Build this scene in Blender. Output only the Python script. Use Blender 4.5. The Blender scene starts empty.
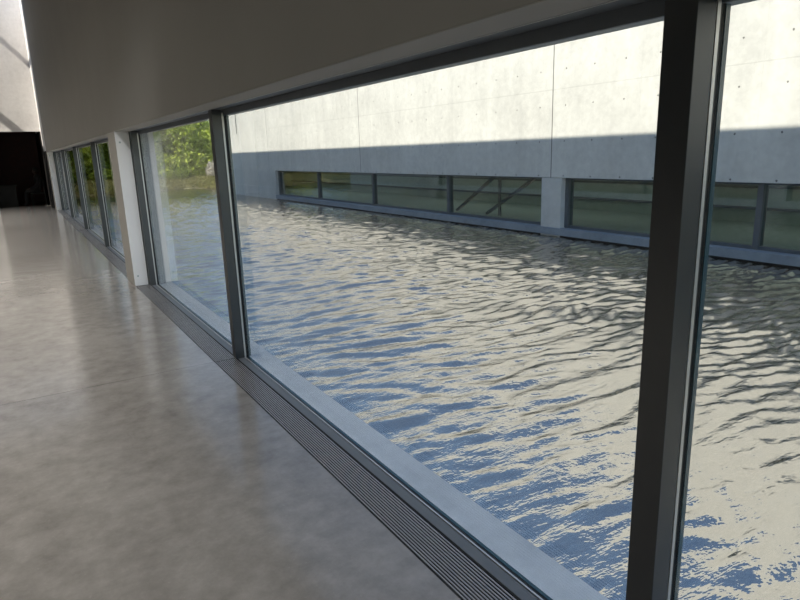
import bpy, bmesh, math, random
import numpy as np
from mathutils import Vector, Matrix
C = bpy.context.scene
COL = C.collection
random.seed(7); RNG = np.random.default_rng(11)

# ------------------------------------------------------------------ helpers
class MB:
    """collects boxes, bars and quads, links them as ONE mesh object"""
    def __init__(s): s.v = []; s.f = []
    def box(s, x0, x1, y0, y1, z0, z1):
        b = len(s.v)
        s.v += [(x0,y0,z0),(x1,y0,z0),(x1,y1,z0),(x0,y1,z0),(x0,y0,z1),(x1,y0,z1),(x1,y1,z1),(x0,y1,z1)]
        s.f += [tuple(b+i for i in q) for q in ((0,3,2,1),(4,5,6,7),(0,1,5,4),(1,2,6,5),(2,3,7,6),(3,0,4,7))]
        return s
    def bar(s, p0, p1, w, h=None, n=4):
        h = h or w
        p0 = Vector(p0); p1 = Vector(p1); d = (p1-p0).normalized()
        a = Vector((0,0,1)) if abs(d.z) < .95 else Vector((1,0,0))
        u = d.cross(a).normalized(); v = u.cross(d)
        b = len(s.v)
        for p in (p0, p1):
            for k in range(n):
                t = 2*math.pi*(k+.5)/n; q = math.sqrt(2) if n == 4 else 1
                s.v.append(tuple(p+u*math.cos(t)*w/2*q+v*math.sin(t)*h/2*q))
        for k in range(n):
            j = (k+1) % n; s.f.append((b+k, b+j, b+n+j, b+n+k))
        s.f.append(tuple(b+n-1-k for k in range(n))); s.f.append(tuple(b+n+k for k in range(n)))
        return s
    def tube(s, pts, rad, n=8):
        b = len(s.v); m = len(pts)
        for i, p in enumerate(pts):
            p = Vector(p); d = (Vector(pts[min(i+1,m-1)])-Vector(pts[max(i-1,0)])).normalized()
            a = Vector((0,1,0)) if abs(d.y) < .9 else Vector((1,0,0))
            u = d.cross(a).normalized(); v = u.cross(d); r = rad[i]
            for k in range(n):
                t = 2*math.pi*k/n; s.v.append(tuple(p+u*math.cos(t)*r+v*math.sin(t)*r))
        for i in range(m-1):
            for k in range(n):
                j = (k+1) % n; s.f.append((b+i*n+k, b+i*n+j, b+(i+1)*n+j, b+(i+1)*n+k))
        s.f.append(tuple(b+n-1-k for k in range(n))); s.f.append(tuple(b+(m-1)*n+k for k in range(n)))
        return s
    def build(s, name, mat, parent=None, bevel=0, smooth=False):
        me = bpy.data.meshes.new(name); me.from_pydata(s.v, [], s.f); me.update()
        return link(name, me, mat, parent, bevel, smooth)

def link(name, me, mat, parent=None, bevel=0, smooth=False):
    o = bpy.data.objects.new(name, me); COL.objects.link(o)
    me.materials.append(mat)
    if parent:
        o.parent = parent
        o.matrix_parent_inverse = Matrix.Translation(-Vector(parent.location)) if parent.type == 'EMPTY' else Matrix()
        if parent.type != 'EMPTY': pass
    if bevel:
        m = o.modifiers.new('bevel', 'BEVEL'); m.width = bevel; m.segments = 2; m.limit_method = 'ANGLE'
    if smooth:
        for p in me.polygons: p.use_smooth = True
    return o

def empty(name, loc=(0,0,0)):
    o = bpy.data.objects.new(name, None); COL.objects.link(o); o.location = loc; o.empty_display_size = .1
    return o
def tag(o, label=None, cat=None, group=None, kind=None):
    if label: o['label'] = label
    if cat: o['category'] = cat
    if group: o['group'] = group
    if kind: o['kind'] = kind
    return o
def struct(o): o['kind'] = 'structure'; return o

# ------------------------------------------------------------------ materials
class NT:
    def __init__(s, name):
        s.m = bpy.data.materials.new(name); s.m.use_nodes = True
        s.t = s.m.node_tree; s.t.nodes.clear()
        s.out = s.t.nodes.new('ShaderNodeOutputMaterial')
    def n(s, typ, ins=None, **kw):
        n = s.t.nodes.new('ShaderNode'+typ)
        for k, v in kw.items(): setattr(n, k, v)
        for k, v in (ins or {}).items():
            if hasattr(v, 'is_output'): s.t.links.new(v, n.inputs[k])
            else: n.inputs[k].default_value = v
        return n
    def math(s, op, a, b=0.0, c=None):
        n = s.n('Math', {0: a, 1: b}, operation=op)
        if c is not None:
            if hasattr(c, 'is_output'): s.t.links.new(c, n.inputs[2])
            else: n.inputs[2].default_value = c
        return n.outputs[0]
    def ramp(s, fac, stops):
        r = s.n('ValToRGB', {0: fac}); e = r.color_ramp.elements
        e[0].position = stops[0][0]; e[0].color = (*stops[0][1], 1)
        e[1].position = stops[-1][0]; e[1].color = (*stops[-1][1], 1)
        for p, c in stops[1:-1]:
            x = e.new(p); x.color = (*c, 1)
        return r.outputs[0]
    def pos(s): return s.n('NewGeometry').outputs['Position']
    def noise(s, vec, scale, detail=4, rough=.5, sc=None):
        if sc: vec = s.n('VectorMath', {0: vec, 1: sc}, operation='MULTIPLY').outputs[0]
        return s.n('TexNoise', {'Vector': vec, 'Scale': scale, 'Detail': detail, 'Roughness': rough}).outputs[0]
    def mix(s, f, a, b, mode='MIX'):
        n = s.n('Mix', data_type='RGBA', blend_type=mode)
        for i, v in ((0, f), (6, a), (7, b)):
            if hasattr(v, 'is_output'): s.t.links.new(v, n.inputs[i])
            else: n.inputs[i].default_value = v if i == 0 else (*v, 1)
        return n.outputs[2]
    def bump(s, h, strength=.3, dist=.01):
        return s.n('Bump', {'Height': h, 'Strength': strength, 'Distance': dist}).outputs[0]
    def princ(s, **k):
        k = {kk.replace('_', ' '): v for kk, v in k.items()}
        p = s.n('BsdfPrincipled')
        for kk, v in k.items():
            i = p.inputs[kk]
            if hasattr(v, 'is_output'): s.t.links.new(v, i)
            else: i.default_value = (*v, 1) if isinstance(v, tuple) and len(v) == 3 else v
        s.t.links.new(p.outputs[0], s.out.inputs[0])
        return p
    def done(s, sh): s.t.links.new(sh, s.out.inputs[0]); return s.m

def simple(name, col, rough=.5, metal=0.0, spec=.5, var=.08, scale=8):
    t = NT(name); f = t.noise(t.pos(), scale)
    c = t.ramp(f, [(.3, tuple(x*(1-var) for x in col)), (.7, tuple(min(1, x*(1+var)) for x in col))])
    t.princ(Base_Color=c, Roughness=rough, Metallic=metal, Specular_IOR_Level=spec)
    return t.m

def concrete(name, c0, c1, ties=False, rough=.85):
    t = NT(name); P = t.pos()
    big = t.noise(P, .8, 6, .6); fine = t.noise(P, 9, 6, .65); vert = t.noise(P, 3, 4, .6, sc=(1,1,.12))
    f = t.math('ADD', t.math('MULTIPLY', big, .45), t.math('ADD', t.math('MULTIPLY', fine, .35), t.math('MULTIPLY', vert, .25)))
    c = t.ramp(f, [(.40, c0), (.63, c1)])
    h = fine
    if ties:
        xyz = t.n('SeparateXYZ', {0: P}).outputs
        y, z = xyz[1], xyz[2]
        # tie holes every 0.63 m
        dy = t.math('SUBTRACT', t.math('PINGPONG', t.math('SUBTRACT', y, 4.98), .315), 0)
        dz = t.math('SUBTRACT', t.math('PINGPONG', t.math('SUBTRACT', z, 1.585), .3125), 0)
        d = t.math('SQRT', t.math('ADD', t.math('MULTIPLY', dy, dy), t.math('MULTIPLY', dz, dz)))
        wob = t.math('MULTIPLY', t.noise(P, 40, 2), .02)
        hole = t.math('LESS_THAN', d, t.math('ADD', wob, .004))
        halo = t.n('MapRange', {0: d, 1: .0, 2: .05, 3: .10, 4: 0.0}).outputs[0]
        halo = t.math('MULTIPLY', halo, t.noise(P, 11, 3))
        # vertical joints every 7.5 m and horizontal formwork seams
        jy = t.math('PINGPONG', t.math('SUBTRACT', y, 8.44), 3.755)
        jv = t.math('LESS_THAN', jy, .011)
        jz = t.math('ABSOLUTE', t.math('SUBTRACT', z, 2.5))
        jh = t.math('MULTIPLY', t.math('LESS_THAN', jz, .008), .18)
        pan = t.math('MULTIPLY', t.math('LESS_THAN', t.math('PINGPONG', t.math('SUBTRACT', y, 8.44), .94), .006), .07)
        dark = t.math('MAXIMUM', t.math('MAXIMUM', hole, jv), t.math('MAXIMUM', jh, pan))
        dark = t.math('MAXIMUM', dark, halo)
        dark = t.math('MULTIPLY', dark, .8)
        c = t.mix(dark, c, (.07, .065, .06))
        h = t.math('SUBTRACT', fine, t.math('MULTIPLY', t.math('MAXIMUM', hole, jv), 1.5))
    t.princ(Base_Color=c, Roughness=rough, Specular_IOR_Level=.25, Normal=t.bump(h, .25, .01))
    return t.m

def polished_floor():
    t = NT('polished_concrete'); P = t.pos()
    a = t.noise(P, .9, 8, .62, sc=(1, .55, 1)); b = t.noise(P, 7, 9, .72); g = t.noise(P, 60, 3, .6)
    f = t.math('ADD', t.math('MULTIPLY', a, .5), t.math('MULTIPLY', b, .5))
    c = t.ramp(f, [(.34, (.15,.14,.128)), (.5, (.24,.227,.21)), (.68, (.34,.325,.305))])
    spk = t.math('MULTIPLY', t.math('GREATER_THAN', g, .66), .12)
    c = t.mix(spk, c, (.45,.43,.4))
    y = t.n('SeparateXYZ', {0: P}).outputs[1]; j = 0.0
    for yy in (.86, 4.46, 8.05, 12.05, 15.6, 19.2, -2.7, 22.8):
        k = t.math('LESS_THAN', t.math('ABSOLUTE', t.math('SUBTRACT', y, yy)), .003)
        j = k if j == 0.0 else t.math('MAXIMUM', j, k)
    c = t.mix(t.math('MULTIPLY', j, .7), c, (.05,.047,.043))
    r = t.n('MapRange', {0: f, 1: .3, 2: .7, 3: .20, 4: .09}).outputs[0]
    hb = t.math('SUBTRACT', t.noise(P, 2.2, 3, .5, sc=(.8, 1.6, 1)), t.math('MULTIPLY', j, .2))
    t.princ(Base_Color=c, Roughness=r, Specular_IOR_Level=.8, Normal=t.bump(hb, .15, .02))
    return t.m

def glass(name, tint, r0=.045):
    t = NT(name)
    face = t.n('LayerWeight', {0: .5}).outputs['Facing']
    fr = t.math('ADD', t.math('MULTIPLY', t.math('POWER', face, 5.0), 1-r0), r0)
    tr = t.n('BsdfTransparent', {0: (*tint, 1)}); gl = t.n('BsdfGlossy', {'Roughness': 0.0, 'Color': (1,1,1,1)})
    m = t.n('MixShader', {0: fr, 1: tr.outputs[0], 2: gl.outputs[0]})
    return t.done(m.outputs[0])

def water_mat():
    t = NT('pond_water'); P = t.pos()
    n1 = t.noise(P, 5.0, 4, .6, sc=(.55, 1.5, 1)); n2 = t.noise(P, 15, 3, .6, sc=(.6, 1.3, 1)); n3 = t.noise(P, 45, 2, .5, sc=(.8,1.2,1))
    h = t.math('ADD', t.math('MULTIPLY', n1, .55), t.math('ADD', t.math('MULTIPLY', n2, .13), t.math('MULTIPLY', n3, .008)))
    nb = t.bump(h, WATER_BUMP, .06)
    dcol = t.ramp(t.noise(P, 3, 5), [(.3, (.07,.057,.042)), (.7, (.115,.095,.07))])
    dif = t.n('BsdfDiffuse', {'Color': dcol})
    gl = t.n('BsdfGlossy', {'Roughness': .02, 'Color': (1,.972,.925,1), 'Normal': nb})
    fr = t.n('Fresnel', {'IOR': WATER_IOR, 'Normal': nb})
    fr = t.math('MULTIPLY_ADD', fr.outputs[0], .38, .44)
    return t.done(t.n('MixShader', {0: fr, 1: dif.outputs[0], 2: gl.outputs[0]}).outputs[0])

def leaf_mat(name, c0, c1, c2):
    t = NT(name); P = t.pos()
    f = t.noise(P, 3.5, 3, .7)
    c = t.ramp(f, [(.32, c0), (.5, c1), (.68, c2)])
    d = t.n('BsdfDiffuse', {'Color': c}); tr = t.n('BsdfTranslucent', {'Color': c})
    return t.done(t.n('MixShader', {0: .45, 1: d.outputs[0], 2: tr.outputs[0]}).outputs[0])

# tunables
FLOOR_FILL = 62; WING_FILL = 8  # strengths of the added fill lights
WATER_IOR = 1.8; WATER_BUMP = .5
SUN_E = 4.6; SKY_E = .162; EXPO = .65

M = {}
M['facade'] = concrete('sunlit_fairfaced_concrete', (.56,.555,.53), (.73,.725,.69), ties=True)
M['conc'] = concrete('fairfaced_concrete', (.52,.52,.50), (.66,.66,.64))
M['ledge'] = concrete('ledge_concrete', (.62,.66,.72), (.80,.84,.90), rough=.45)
M['conc2'] = concrete('blue_grey_concrete', (.22,.25,.29), (.30,.34,.39))
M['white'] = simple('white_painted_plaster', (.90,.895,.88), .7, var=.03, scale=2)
M['wallgrey'] = simple('grey_plaster', (.25,.238,.213), .8, var=.03, scale=1.5)
M['darkgrey'] = simple('dark_grey_plaster', (.16,.155,.15), .8, var=.03, scale=1.5)
M['shaft'] = simple('baked_light_plaster', (.42,.40,.36), .8, var=.03, scale=1.5)  # tone carries shade of column sides and bounce light of soffit
M['ceil'] = simple('ceiling_paint', (.62,.61,.58), .8, var=.02)
M['endwall'] = concrete('pale_end_wall', (.60,.585,.57), (.74,.725,.71))
M['floor'] = polished_floor()
M['metal'] = simple('anthracite_frame', (.085,.088,.09), .34, .6, var=.03)
M['gasket'] = simple('bright_spacer', (.62,.62,.60), .35, .6, var=.03)
M['rubber'] = simple('black_rubber', (.012,.013,.015), .5, var=.05)
M['edgeglass'] = simple('blue_glass_edge', (.05,.10,.12), .12, var=.05)
M['alu'] = simple('grille_aluminium', (.42,.42,.43), .3, .3, var=.04)
M['black'] = simple('trench_black', (.008,.008,.008), .8)
M['glass'] = glass('window_glass', (.955,.965,.94))
M['glass_dark'] = glass('tinted_window_glass', (.83,.87,.85), .07)
M['frame2'] = simple('grey_window_frame', (.14,.155,.17), .45, .3, var=.04)
M['inner'] = simple('grey_interior', (.42,.50,.48), .8)
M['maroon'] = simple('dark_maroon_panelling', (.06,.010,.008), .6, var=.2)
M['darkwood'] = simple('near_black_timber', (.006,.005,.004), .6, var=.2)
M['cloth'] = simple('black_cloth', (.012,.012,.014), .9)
M['skin'] = simple('skin', (.07,.04,.03), .7)
M['hair'] = simple('dark_hair', (.01,.008,.006), .6)
M['grass'] = leaf_mat('dry_bank_grass', (.16,.17,.05), (.34,.33,.12), (.50,.46,.22))
M['soil'] = simple('bank_soil', (.16,.15,.07), .95, var=.4, scale=3)
M['bark'] = simple('grey_bark', (.16,.13,.10), .9, var=.35, scale=6)
M['leafA'] = leaf_mat('spring_leaves', (.16,.22,.03), (.60,.70,.09), (.88,.92,.36))
M['leafB'] = leaf_mat('deep_leaves', (.08,.12,.03), (.32,.42,.06), (.60,.68,.18))
M['blossom'] = leaf_mat('pale_blossom', (.45,.42,.36), (.7,.66,.6), (.85,.82,.78))
M['water'] = water_mat()

# ------------------------------------------------------------------ dimensions
GX = 1.335                     # glass plane
SOF = 1.82                     # underside of the wall over the windows
WL = -.175                     # water level
FX = 8.63                      # face of the opposite wing
PANES = [-2.7, .856, 4.46, 12.05, 15.6, 19.2]

# ------------------------------------------------------------------ room shell
struct(MB().box(-6,1.085,-8,29,-.12,0).build('floor', M['floor']))
w = MB().box(1.08,1.50,-8,23.3,SOF+.03,9.26).box(1.08,1.228,-8,23.3,SOF+.003,SOF+.03)
struct(MB().box(1.08,1.50,23.3,31,0,9.26).build('wall_slot', M['endwall']))  # paler than the wall before it, to carry the bright sunlit strip
struct(MB().box(1.081,1.228,-8,23.3,SOF,SOF+.0025).build('trim_9', M['shaft']))  # soffit in a lighter colour for light bounced up from the pond
struct(w.build('wall_right', M['wallgrey']))
struct(MB().box(1.50,1.56,-8,31,SOF,9.26).build('wall_outer', M['conc']))
struct(MB().box(-6,1.08,-8,23.3,7.0,7.4).box(-6,1.08,25,29,7.0,7.4).build('ceiling', M['ceil']))
struct(MB().box(-6.3,-6,-8,29,-.12,7.4).build('wall_left', M['darkgrey']))
# end wall with the dark doorway opening
e = MB().box(-6,-.5,25,25.3,0,7.0).box(-.5,1.08,25,25.3,2.56,7.0)
struct(e.build('wall_end', M['endwall']))
struct(MB().box(-.53,1.08,24.96,25.0,2.54,2.585).build('trim_1', M['endwall']))
struct(MB().box(1.05,1.08,23.3,25.0,0,1.86).box(1.04,1.08,25.0,29,0,2.56).build('trim_8', M['darkwood']))  # dark panels added to stand in for shade on low wall and jamb
# dark room behind the opening
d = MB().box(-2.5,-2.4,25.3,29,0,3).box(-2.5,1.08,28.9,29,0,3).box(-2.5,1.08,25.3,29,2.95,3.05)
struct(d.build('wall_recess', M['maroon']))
# back wall behind the camera with a big opening added to let daylight in
b = MB().box(-6,-5.6,-8.3,-8,0,7.0).box(1.0,1.08,-8.3,-8,0,7.0).box(-5.6,1.0,-8.3,-8,4.6,7.0)
struct(b.build('wall_back', M['white']))
# roof beams over the skylight slot
for i, (x, hw) in enumerate(((-3.75,.13),(-1.1,.06))):
    struct(MB().box(x-hw,x+hw,23.3,25,7.0,7.1).build('trim_%d' % (i+2), M['ceil']))

# ------------------------------------------------------------------ window bands of this wing
def window_band(name, y0, y1, muls, first, last):
    root = struct(empty(name, (GX, (y0+y1)/2, 0)))
    head = MB().box(1.228,1.318,y0,y1,SOF+.001,SOF+.03).box(1.325,1.338,y0,y1,1.783,SOF+.03)
    h_ = head.build('head_frame', M['frame2'], root)
    MB().box(1.318,1.325,y0,y1,SOF+.004,SOF+.03).build('groove', M['black'], h_)
    MB().box(1.234,1.237,y0,y1,SOF-.001,SOF+.001).build('bead', M['gasket'], h_)
    sill = MB().box(1.256,1.304,y0,y1,-.10,.0)
    sill.build('sill_frame', M['frame2'], root)
    MB().box(1.332,1.346,y0,y1,-.10,-.002).build('sill_edge', M['edgeglass'], root)
    MB().box(1.304,1.309,y0,y1,-.10,-.008).box(1.316,1.332,y0,y1,-.10,-.004).build('sill_gasket', M['rubber'], root)
    MB().box(1.309,1.316,y0,y1,-.10,.002).build('sill_spacer', M['gasket'], root)
    for y, hw in [(m, .039) for m in muls] + [(y0+.04, .04), (y1-.04, .04)]:
        post = MB().box(1.24,1.306,y-hw,y+hw,0,SOF-.001)
        p = post.build('mullion', M['metal'], root, bevel=.0015)
        MB().box(1.3055,1.3085,y-hw+.004,y+hw-.004,0,1.80).box(1.320,1.342,y-hw+.003,y+hw-.003,0,1.80).build('gasket', M['rubber'], p)
        MB().box(1.3085,1.3205,y-hw-.0005,y+hw+.0005,.002,1.80).build('spacer', M['gasket'], p)
        MB().box(1.342,1.358,y-hw+.001,y+hw-.001,.004,1.783).build('outer_cap', M['edgeglass'], p)
    ys = [y0+.04] + list(muls) + [y1-.04]
    for a, c in zip(ys[:-1], ys[1:]):
        MB().box(1.3315,1.3375,a+.036,c-.036,-.02,1.80).build('pane', M['glass'], root)
    return root
window_band('window_1', -6.3, 7.9, PANES[:3], 0, 0)
window_band('window_2', 8.5, 22.7, PANES[3:], 0, 0)
# concrete columns standing in the window line
def column(y0, y1, label):
    t = empty('concrete_column', (1.155, (y0+y1)/2, 0))
    MB().box(1.08,1.232,y0+.012,y1,0,SOF).build('shaft', M['shaft'], t, bevel=.003)  # darker colour stands in for shade on the room side
    MB().box(1.08,1.232,y0,y0+.012,0,SOF).build('lit_face', M['white'], t, bevel=.002)  # brighter colour stands in for the light on this face
    for z in (1.70, .12):
        hb = MB(); n = 14
        hb.tube([(1.125, y0-.0015, z), (1.125, y0+.004, z)], [.011,.011], 12)
        hb.build('tie_hole', M['inner'], t)
    MB().box(1.232,1.365,y0+.0,y1-.0,-.10,SOF).build('outer_core', M['metal'], t)
    MB().box(1.365,1.50,y0,y1,-.10,SOF).build('outer_shaft', M['white'], t)
    return tag(t, label, 'column')
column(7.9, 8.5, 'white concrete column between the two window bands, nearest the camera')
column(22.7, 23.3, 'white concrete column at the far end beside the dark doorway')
# the piece of column hidden behind the camera
struct(MB().box(1.08,1.50,-8,-6.3,0,SOF).build('wall_pier', M['white']))

# ------------------------------------------------------------------ trench grilles
struct(MB().box(1.085,1.256,-6.3,23.3,-.12,-.06).build('trench_bed', M['black']))
def grille(y0, y1, label):
    t = empty('floor_grille', (1.167, (y0+y1)/2, 0))
    MB().box(1.085,1.094,y0,y1,-.06,-.001).box(1.247,1.2555,y0,y1,-.06,-.001).box(1.094,1.247,y0,y0+.006,-.06,-.004).build('edge_frame', M['black'], t)
    s = MB(); n = 12; p = .153/n
    for i in range(n):
        x = 1.094+p*(i+.5); s.box(x-p*.19,x+p*.19,y0+.006,y1,-.0055,-.002)
    s.build('slats', M['alu'], t)
    return tag(t, label, 'floor grille', 'trench grilles along the windows')
grille(-2.7, .856, 'slatted metal floor grille beside the nearest dark mullion at the bottom edge')
grille(.86, 4.455, 'long slatted metal floor grille under the large window between the two nearest mullions')
grille(4.46, 7.9, 'slatted metal floor grille just in front of the nearer white column')
grille(8.5, 12.05, 'slatted metal floor grille just behind the nearer white column')
grille(12.055, 15.6, 'slatted metal floor grille in the middle of the far window band')
grille(15.605, 19.2, 'slatted metal floor grille, second from the dark doorway')
grille(19.205, 22.7, 'slatted metal floor grille nearest the dark doorway')

# outside ledge
struct(MB().box(1.346,1.512,-8,31,-.6,-.012).build('trim_7', M['ledge']))

# ------------------------------------------------------------------ dark doorway content
desk = empty('wooden_counter', (-.35, 26.0, 0))
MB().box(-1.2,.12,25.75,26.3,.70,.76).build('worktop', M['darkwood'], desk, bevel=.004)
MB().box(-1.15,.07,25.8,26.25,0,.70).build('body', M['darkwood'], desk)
tag(desk, 'low dark timber counter standing inside the unlit doorway', 'counter')

ch = empty('chair', (.72, 25.75, 0))
MB().box(.50,.95,25.53,25.97,.42,.46).build('seat', M['darkwood'], ch, bevel=.01)
MB().box(.92,.96,25.55,25.95,.50,.92).build('backrest', M['darkwood'], ch, bevel=.01)
for x in (.52,.93):
    for y in (25.55,25.95):
        MB().bar((x,y,0),(x,y,.43 if x < .9 else .9),.03).build('leg', M['darkwood'], ch)
tag(ch, 'dark chair under the seated figure in the unlit doorway', 'chair')

def skin_mesh(name, joints, edges, mat, parent, sub=2):
    me = bpy.data.meshes.new(name)
    me.from_pydata([j[:3] for j in joints], edges, [])
    o = link(name, me, mat, parent)
    m = o.modifiers.new('skin', 'SKIN'); m.use_smooth_shade = True
    sv = me.skin_vertices[0].data
    for i, j in enumerate(joints):
        r = j[3]; sv[i].radius = (r, r*(j[4] if len(j) > 4 else 1))
    sv[0].use_root = True
    s = o.modifiers.new('sub', 'SUBSURF'); s.levels = sub; s.render_levels = sub
    return o
P0 = empty('person', (.74, 25.75, 0))
Y = 25.75
J = [(.78,Y,.56,.13), (.79,Y,.74,.125), (.78,Y,.92,.14), (.76,Y,1.04,.10), (.74,Y,1.11,.052),
     (.74,Y-.10,.53,.095), (.42,Y-.11,.54,.070), (.36,Y-.11,.50,.062), (.33,Y-.11,.30,.050), (.34,Y-.11,.09,.038), (.24,Y-.11,.045,.036),
     (.74,Y+.10,.53,.095), (.44,Y+.11,.54,.070), (.38,Y+.11,.50,.062), (.37,Y+.11,.30,.050), (.38,Y+.11,.09,.038), (.28,Y+.11,.045,.036),
     (.77,Y-.18,.99,.060), (.76,Y-.22,.76,.046), (.60,Y-.17,.64,.038), (.50,Y-.10,.62,.030),
     (.77,Y+.18,.99,.060), (.76,Y+.22,.76,.046), (.60,Y+.17,.64,.038), (.50,Y+.10,.62,.030)]
E = [(0,1),(1,2),(2,3),(3,4),(0,5),(5,6),(6,7),(7,8),(8,9),(9,10),(0,11),(11,12),(12,13),(13,14),(14,15),(15,16),
     (3,17),(17,18),(18,19),(19,20),(3,21),(21,22),(22,23),(23,24)]
skin_mesh('body', J, E, M['cloth'], P0)
def ball(name, c, r, mat, parent, seg=20):
    me = bpy.data.meshes.new(name); bm = bmesh.new(); bmesh.ops.create_uvsphere(bm, u_segments=seg, v_segments=seg//2+4, radius=1)
    for v in bm.verts: v.co = Vector((c[0]+v.co.x*r[0], c[1]+v.co.y*r[1], c[2]+v.co.z*r[2]))
    bm.to_mesh(me); bm.free(); return link(name, me, mat, parent, smooth=True)
hd = MB()
J2 = [(.735,Y,1.12,.045), (.72,Y,1.17,.062), (.72,Y,1.23,.082), (.735,Y,1.29,.070), (.64,Y,1.205,.014)]
skin_mesh('head', J2, [(0,1),(1,2),(2,3),(2,4)], M['skin'], P0)
ball('hair', (.755,Y,1.265), (.092,.086,.085), M['hair'], P0)
for s in (-1, 1):
    hx, hy, hz = .49, Y+s*.10, .615
    J3 = [(hx,hy,hz,.028),(hx-.06,hy,hz-.005,.030,.6)]; E3 = [(0,1)]
    for k in range(4):
        o_ = (k-1.5)*.019; L = (.055,.068,.063,.048)[k]; b_ = len(J3)
        J3 += [(hx-.06-L*.5,hy+o_,hz-.012,.009),(hx-.06-L*.9,hy+o_,hz-.035,.008)]; E3 += [(1,b_),(b_,b_+1)]
    b_ = len(J3); J3 += [(hx-.035,hy-s*.038,hz-.01,.010),(hx-.07,hy-s*.045,hz-.02,.009)]; E3 += [(0,b_),(b_,b_+1)]
    skin_mesh('hand', J3, E3, M['skin'], P0, 1)
tag(P0, 'person in dark clothing sitting sideways in the unlit doorway', 'person')

# ------------------------------------------------------------------ opposite wing
wing = empty('concrete_wing', (FX+2, 12, WL))
tag(wing, 'long pale concrete building wing with a low window band across the water', 'building')
WT = 4.9; SH = .926
up = MB().box(FX,FX+.35,-14,29.8,SH,WT)
up.build('upper_wall', M['facade'], wing)
lo = MB().box(FX,FX+.35,22.87,29.8,WL-.5,SH)
lo.build('end_wall', M['conc'], wing)
MB().box(FX-.03,FX,22.9,29.8,WL-.5,.28).build('plinth', M['conc'], wing)
MB().box(FX+.35,FX+6,29.5,29.8,WL-.5,WT).box(FX+6,FX+6.3,-14,29.8,WL-.5,WT).box(FX+.35,FX+6,-14,-13.7,WL-.5,WT).build('rear_wall', M['conc'], wing)
MB().box(FX+.35,FX+6,-13.7,29.5,1.25,1.5).box(FX+.35,FX+6,-13.7,29.5,WT-.3,WT-.05).build('roof_slab', M['conc'], wing)
MB().box(FX+.30,FX+6,-13.7,29.5,-.3,-.02).build('interior_floor', M['inner'], wing)
MB().box(FX-.05,FX+.34,-14,22.87,WL+.035,-.012).build('sill_ledge', M['conc2'], wing)
MB().box(FX+.0,FX+.30,-14,22.87,WL-.5,WL+.035).build('footing', M['rubber'], wing)
for a, c in ((8.17,8.67),(-6.63,-6.13)):
    MB().box(FX-.003,FX+.30,a,c,WL-.3,SH-.008).build('pillar', M['conc'], wing)
GX2 = FX+.16
for a, c, ms in ((8.67,22.87,(11.87,15.5,19.25)),(-6.13,8.17,(4.6,.98,-2.6))):
    fr = MB().box(GX2-.03,GX2+.05,a,c,SH-.035,SH).box(GX2-.03,GX2+.05,a,c,-.012,.04)
    f = fr.build('window_frame', M['frame2'], wing)
    for m in list(ms)+[a+.04,c-.04]:
        MB().box(GX2-.05,GX2+.09,m-.04,m+.04,.0,SH-.002).build('mullion', M['frame2'], f)
    ys = [a+.04]+sorted(ms)+[c-.04]
    for p, q in zip(ys[:-1], ys[1:]):
        MB().box(GX2+.004,GX2+.010,p+.04,q-.04,.03,SH-.03).build('pane', M['glass_dark'], f)
# steel bracing seen through the far windows
br = MB()
for (y0, y1) in ((12.25,10.85),(11.1,9.55)):
    br.bar((9.3,y0,.02),(9.3,y1,.86),.06)
br.bar((9.3,10.65,0),(9.3,10.65,.95),.05)
br.build('bracing', M['frame2'], wing)
# interior partition with bands standing in for lines reflected in the glass
MB().box(11.8,12.0,-13,29,-.02,1.25).build('interior_partition', M['inner'], wing)
MB().box(11.74,11.8,-13,29,.22,.27).box(11.74,11.8,-13,29,.62,.67).build('reflected_band', M['frame2'], wing)
MB().box(FX-.004,FX,27.12,27.2,2.45,3.3).build('drain_slot', M['rubber'], wing)

# ------------------------------------------------------------------ pond
def axis(lo, hi, step):
    out = [lo]
    while out[-1] < hi: out.append(out[-1]+step(out[-1]))
    out[-1] = hi
    return np.array(out)
ys = axis(-6.0, 38.0, lambda y: .022 if .5 < y < 7 else (.05 if y <= .5 else min(.075, .022+.003*(y-7))))
xs = axis(1.512, 8.66, lambda x: .035)
xs = np.concatenate([xs, np.arange(8.9, 22, .25)])
X, Yg = np.meshgrid(xs, ys)
def vnoise(x, y, seed):
    r = np.random.default_rng(seed); T = r.random((256,256))
    xi = np.floor(x).astype(int); yi = np.floor(y).astype(int); fx = x-xi; fy = y-yi
    fx = fx*fx*(3-2*fx); fy = fy*fy*(3-2*fy)
    g = lambda a, b: T[a % 256, b % 256]
    return (g(xi,yi)*(1-fx)+g(xi+1,yi)*fx)*(1-fy)+(g(xi,yi+1)*(1-fx)+g(xi+1,yi+1)*fx)*fy
wx = X+.35*(vnoise(X*.8, Yg*.8, 1)-.5)+.12*(vnoise(X*2.5, Yg*2.5, 2)-.5)
wy = Yg+.55*(vnoise(X*.55+9, Yg*.7, 3)-.5)+.16*(vnoise(X*2.0, Yg*2.2, 4)-.5)
Z = np.zeros_like(X)
comps = [(.58,90,.034),(.44,80,.040),(.36,95,.060),(.31,86,.058),(.27,110,.044),(.25,66,.040),(.21,96,.050),(.19,74,.044),(.17,122,.034),(.15,88,.040),(.13,62,.032),(.115,106,.034),(.10,80,.030),(.09,120,.024),(.16,66,.034),(.12,97,.034)]
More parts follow.
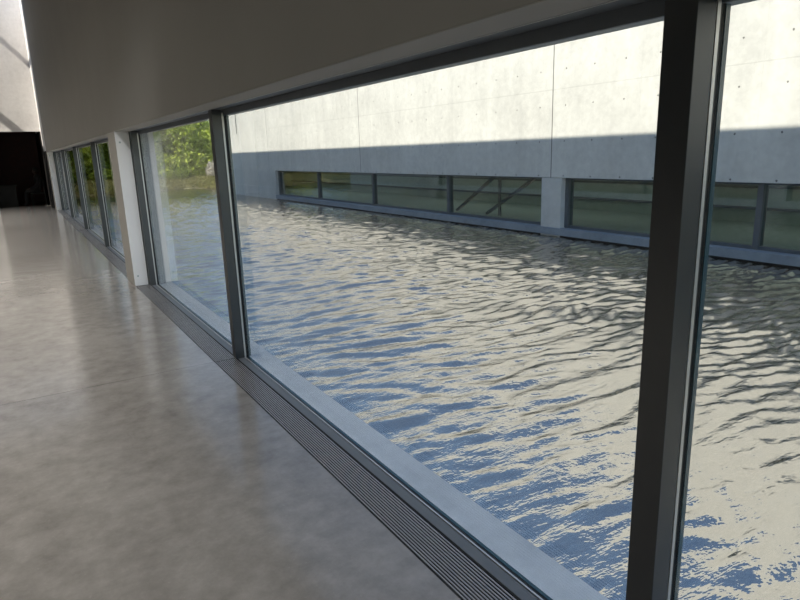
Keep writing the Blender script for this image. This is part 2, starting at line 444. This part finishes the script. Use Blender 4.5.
for i_, (lam, ang, slope) in enumerate(comps):
    a = math.radians(ang); k = 2*math.pi/lam; ph = random.random()*6.28
    q_ = .12*lam/.3
    s_ = np.sin(k*((wx+q_*vnoise(X*1.2/lam*.3+i_, Yg*1.2/lam*.3, 50+i_))*math.cos(a)+(wy+q_*1.5*vnoise(X*.3/lam+5, Yg*.4/lam+i_, 70+i_))*math.sin(a))+ph)
    env = .25+1.5*vnoise(X*.25/lam+ph*3, Yg*.35/lam+ph*5, 100+i_)
    t_ = np.clip((X-2.6)/3.2, 0, 1); t_ = t_*t_*(3-2*t_)
    slope = slope*((1-.55*t_) if lam > .28 else (1+1.7*t_) if lam < .22 else 1+.3*t_)
    Z += 1.12*slope/k*env*(s_ - .3*np.abs(s_))
Z -= Z.mean()
Z *= WAVE if 'WAVE' in globals() else 1.0
nx, ny = len(xs), len(ys)
idx = np.arange(nx*ny).reshape(ny, nx)
q = np.stack([idx[:-1,:-1], idx[:-1,1:], idx[1:,1:], idx[1:,:-1]], -1)
keep = ~((X[:-1,:-1] >= 8.65) & (Yg[1:,1:] < 29.5))
q = q[keep]
me = bpy.data.meshes.new('pond_water')
co = np.stack([X, Yg, Z+WL], -1).reshape(-1,3)
used = np.zeros(len(co), bool); used[q.ravel()] = True
remap = np.cumsum(used)-1; co = co[used]; q = remap[q]
me.vertices.add(len(co)); me.vertices.foreach_set('co', co.ravel())
me.loops.add(q.size); me.loops.foreach_set('vertex_index', q.ravel().astype(np.int32))
me.polygons.add(len(q)); me.polygons.foreach_set('loop_start', np.arange(0, q.size, 4, dtype=np.int32))
me.update(calc_edges=True); me.validate()
me.polygons.foreach_set('use_smooth', np.ones(len(me.polygons), bool))
pond = link('pond_water', me, M['water'])
tag(pond, 'rippled pond water filling the basin between the two wings', 'water', kind='stuff')

# ------------------------------------------------------------------ bank and trees
def shore(x): return 34.2+.5*math.sin(x*.9)+.35*math.sin(x*2.3+1)+(1.2 if x > 5 else 0)*min(1,(x-5)/2 if x > 5 else 0)-(1.6*min(1,max(0,(x-8)/1.5)))
bank = MB(); n = 70
X0, X1 = -30, 40
rows = [(-.4,-.30),(0,-.16),(.5,.02),(1.4,.16),(3,.32),(8,.5),(60,.9)]
for i in range(n+1):
    x = X0+(X1-X0)*i/n
    for dy, z in rows:
        bank.v.append((x, shore(x)+dy+(1.9 if x < 1.6 else 0), z+(.05*math.sin(x*5+dy*7) if 0 < dy < 10 else 0)))
r_ = len(rows)
for i in range(n):
    for j in range(r_-1):
        a = i*r_+j; bank.f.append((a, a+r_, a+r_+1, a+1))
struct(bank.build('ground', M['soil'], smooth=True))
struct(MB().box(-60,60,-60,90,-1.3,-.62).build('ground_base', M['soil']))

def quads(name, pts, size, mat, parent=None, elong=1.6, droop=0.0):
    N = len(pts)
    d = RNG.normal(size=(N,3)); d[:,2] -= droop; d /= np.linalg.norm(d, axis=1)[:,None]
    e = np.cross(d, RNG.normal(size=(N,3))); e /= np.linalg.norm(e, axis=1)[:,None]
    s = size*(.6+.8*RNG.random(N))[:,None]
    a = d*s*elong*.5; b = e*s*.5
    v = np.stack([pts-a, pts+b*.9, pts+a, pts-b*.9], 1).reshape(-1,3)
    me = bpy.data.meshes.new(name); me.vertices.add(len(v)); me.vertices.foreach_set('co', v.ravel())
    me.loops.add(4*N); me.loops.foreach_set('vertex_index', np.arange(4*N, dtype=np.int32))
    me.polygons.add(N); me.polygons.foreach_set('loop_start', np.arange(0, 4*N, 4, dtype=np.int32))
    me.update(calc_edges=True)
    return link(name, me, mat, parent)

def tree(x, y, h, rad, mat, label, n=13000, name='leafy_tree', low=.3, leaf=.14):
    t = empty(name, (x, y, .3))
    tr = MB(); lean = random.uniform(-.3,.3)
    pts = [(x+lean*k/6*1.2, y+.1*math.sin(k), .2+h*.8*k/6) for k in range(7)]
    tr.tube(pts, [.16*(1-k/7.5)+.02 for k in range(7)], 8)
    cl = []
    for k in range(22):
        a = random.uniform(0, 6.28); z = random.uniform(low+.1, h*.92); rr = rad*random.uniform(.25,.9)*(1-.35*z/h)
        p = (x+lean*z/h+rr*math.cos(a), y+rr*math.sin(a), z); cl.append(p)
        zb = max(.5, z-rr*.7); tb = (x+lean*zb/h, y, zb)
        tr.tube([tb, ((tb[0]+p[0])/2, (tb[1]+p[1])/2, (tb[2]+p[2])/2+.12), p], [.045,.03,.012], 5)
    tr.build('trunk', M['bark'], t)
    P = []
    for p in cl:
        m = n//len(cl); g = RNG.normal(size=(m,3)); g /= np.linalg.norm(g,axis=1)[:,None]
        g *= (RNG.random(m)**.4)[:,None]*np.array([rad*.5, rad*.5, rad*.55]); g[:,2] -= RNG.random(m)*.3
        P.append(g+np.array(p))
    P = np.concatenate(P); P[:,2] = np.maximum(P[:,2], .25+RNG.random(len(P))*.3)
    quads('foliage', P, leaf, M[mat], t, 1.7, .8)
    return tag(t, label, 'tree', 'trees on the far bank')

random.seed(21)
T = [(-3.2,40.5,4.14,1.9,'leafB','dark green leafy tree on the bank, furthest left behind this wing'),
     (-.4,41.5,4.32,2.0,'leafA','bright green leafy tree on the bank behind the end of this wing'),
     (1.9,39.6,3.9,1.5,'leafA','broad green bushy tree seen through the far window band, at its left'),
     (3.6,40.4,4.04,1.7,'leafA','light green tree seen through the far window band, left of the nearer white column'),
     (5.3,41.4,4.25,1.7,'leafB','olive green tree on the bank hidden mostly by the nearer white column'),
     (7.2,39.8,4.11,1.6,'leafA','bright yellow-green tree on the bank, left part of the view right of the white column'),
     (8.9,40.0,4.4,1.9,'leafA','bright green willow-like tree in the middle of the view right of the white column'),
     (10.6,39.9,4.18,1.5,'leafA','light green tree on the bank next to the second mullion'),
     (12.6,41.0,4.25,1.8,'leafB','green tree on the bank behind the end of the opposite wing'),
     (6.2,44.5,4.9,2.4,'leafA','taller tree in the second row behind the bright trees'),
     (9.8,45.0,4.9,2.4,'leafB','tall darker tree in the second row behind the tree by the mullion'),
     (1.5,45.0,4.9,2.6,'leafB','tall darker tree in the second row behind the far window band')]
for (x,y,h,r,m,l) in T: tree(x,y,h,r,m,l)
def shrub(x, y, h, r, mat, label, n=2200, cat='shrub', name='shrub'):
    t = empty(name, (x,y,.2)); s = MB()
    for k in range(7):
        a = k*.9; s.tube([(x,y,.15),(x+r*.4*math.cos(a),y+r*.4*math.sin(a),h*.5),(x+r*.75*math.cos(a),y+r*.75*math.sin(a),h*.85)],[.02,.014,.006],5)
    s.build('stems', M['bark'], t)
    g = RNG.normal(size=(n,3)); g /= np.linalg.norm(g,axis=1)[:,None]; g *= (RNG.random(n)**.35)[:,None]*np.array([r,r,h*.55])
    g += np.array([x,y,h*.6]); g[:,2] = np.maximum(g[:,2], .15)
    quads('foliage', g, .09, M[mat], t, 1.5, .3)
    return tag(t, label, cat, 'shrubs along the bank')
shrub(10.3,37.2,1.15,.55,'blossom','pale blossoming shrub on the bank beside the second mullion', 1500, name='flowering_shrub')
for x,y,l in ((2.2,38.0,'low green shrub on the bank seen through the far window band'),(4.4,38.4,'low green shrub on the bank beside the nearer white column'),
              (6.6,38.2,'low green shrub at the foot of the bright trees'),(8.4,38.4,'low green shrub on the bank below the willow-like tree')):
    shrub(x,y,.9,.8,'leafB',l)
# bank grass
N = 16000
gx = RNG.uniform(-3,16,N); gy = np.array([shore(v) for v in gx])+(gx < 1.6)*1.9+RNG.random(N)**1.3*4.0
gz = np.interp(gy-np.array([shore(v) for v in gx])-(gx < 1.6)*1.9, [0,.5,1.4,3,8],[-.12,.05,.2,.36,.55])
g = quads('bank_grass', np.stack([gx,gy,gz],-1), .10, M['grass'], None, 2.6, .2)
tag(g, 'dry yellowish grass along the far edge of the pond', 'grass', kind='stuff')

# ------------------------------------------------------------------ light
sd = Vector((-.66,-.17,.71)).normalized()
L = bpy.data.lights.new('sun', 'SUN'); L.energy = SUN_E; L.angle = math.radians(.3); L.color = (1,.93,.82)
so = bpy.data.objects.new('sun', L); COL.objects.link(so); so.rotation_euler = sd.to_track_quat('Z','Y').to_euler()
W = bpy.data.worlds.new('sky'); C.world = W; W.use_nodes = True; nt = W.node_tree
sk = nt.nodes.new('ShaderNodeTexSky'); sk.sky_type = 'NISHITA'; sk.sun_disc = False
sk.sun_elevation = math.asin(sd.z); sk.sun_rotation = math.atan2(sd.x, sd.y); sk.air_density = 1.0; sk.dust_density = .2; sk.ozone_density = 2.0
nt.links.new(sk.outputs[0], nt.nodes['Background'].inputs[0]); nt.nodes['Background'].inputs[1].default_value = SKY_E
for y in (-6,-2,2,6,10,14,18,21.6):  # unseen fill lights added overhead to brighten the corridor floor
    l = bpy.data.lights.new('floor_fill', 'AREA'); l.shape = 'RECTANGLE'; l.size = 2.2; l.size_y = 4.0; l.spread = math.radians(62); l.energy = FLOOR_FILL*{-6:.2,-2:.3,2:.6,6:1.0}.get(y,1.25); l.color = (1,.95,.88)
    o = bpy.data.objects.new('floor_fill', l); COL.objects.link(o); o.location = (-1.7,y,6.95)
l = bpy.data.lights.new('column_fill', 'SPOT'); l.energy = 900; l.spot_size = math.radians(11); l.spot_blend = 1; l.shadow_soft_size = .06; l.color = (.97,.98,1)  # added unseen spot that brightens the front of the nearer column
o = bpy.data.objects.new('column_fill', l); COL.objects.link(o); o.location = (-2.5,-3,6.9)
o.rotation_euler = (Vector((-2.5,-3,6.9))-Vector((1.16,7.9,.85))).to_track_quat('Z','Y').to_euler()
for y in (-8,2,12,22):  # fill lights added inside the opposite wing to lift its dark windows
    l = bpy.data.lights.new('wing_fill', 'AREA'); l.shape = 'RECTANGLE'; l.size = .6; l.size_y = 9; l.energy = WING_FILL; l.color = (.92,1,.94)
    o = bpy.data.objects.new('wing_fill', l); COL.objects.link(o); o.location = (10.6,y,1.23)
# ------------------------------------------------------------------ camera
f, yaw, pit, rol = 609.39, .552045, -.239520, -.0322938
F = Vector((math.sin(yaw)*math.cos(pit), math.cos(yaw)*math.cos(pit), math.sin(pit)))
r0 = Vector((math.cos(yaw), -math.sin(yaw), 0)); u0 = r0.cross(F)
rr = r0*math.cos(rol)+u0*math.sin(rol); uu = -r0*math.sin(rol)+u0*math.cos(rol)
cam = bpy.data.cameras.new('camera'); co_ = bpy.data.objects.new('camera', cam); COL.objects.link(co_)
cam.sensor_width = 36; cam.lens = f/800*36; cam.clip_start = .02; cam.clip_end = 500
co_.matrix_world = Matrix(((rr.x,uu.x,-F.x,0),(rr.y,uu.y,-F.y,0),(rr.z,uu.z,-F.z,1.5),(0,0,0,1)))
C.camera = co_
C.view_settings.view_transform = 'Standard'; C.view_settings.look = 'None'; C.view_settings.gamma = 1
C.view_settings.use_curve_mapping = False; C.view_settings.exposure = EXPO
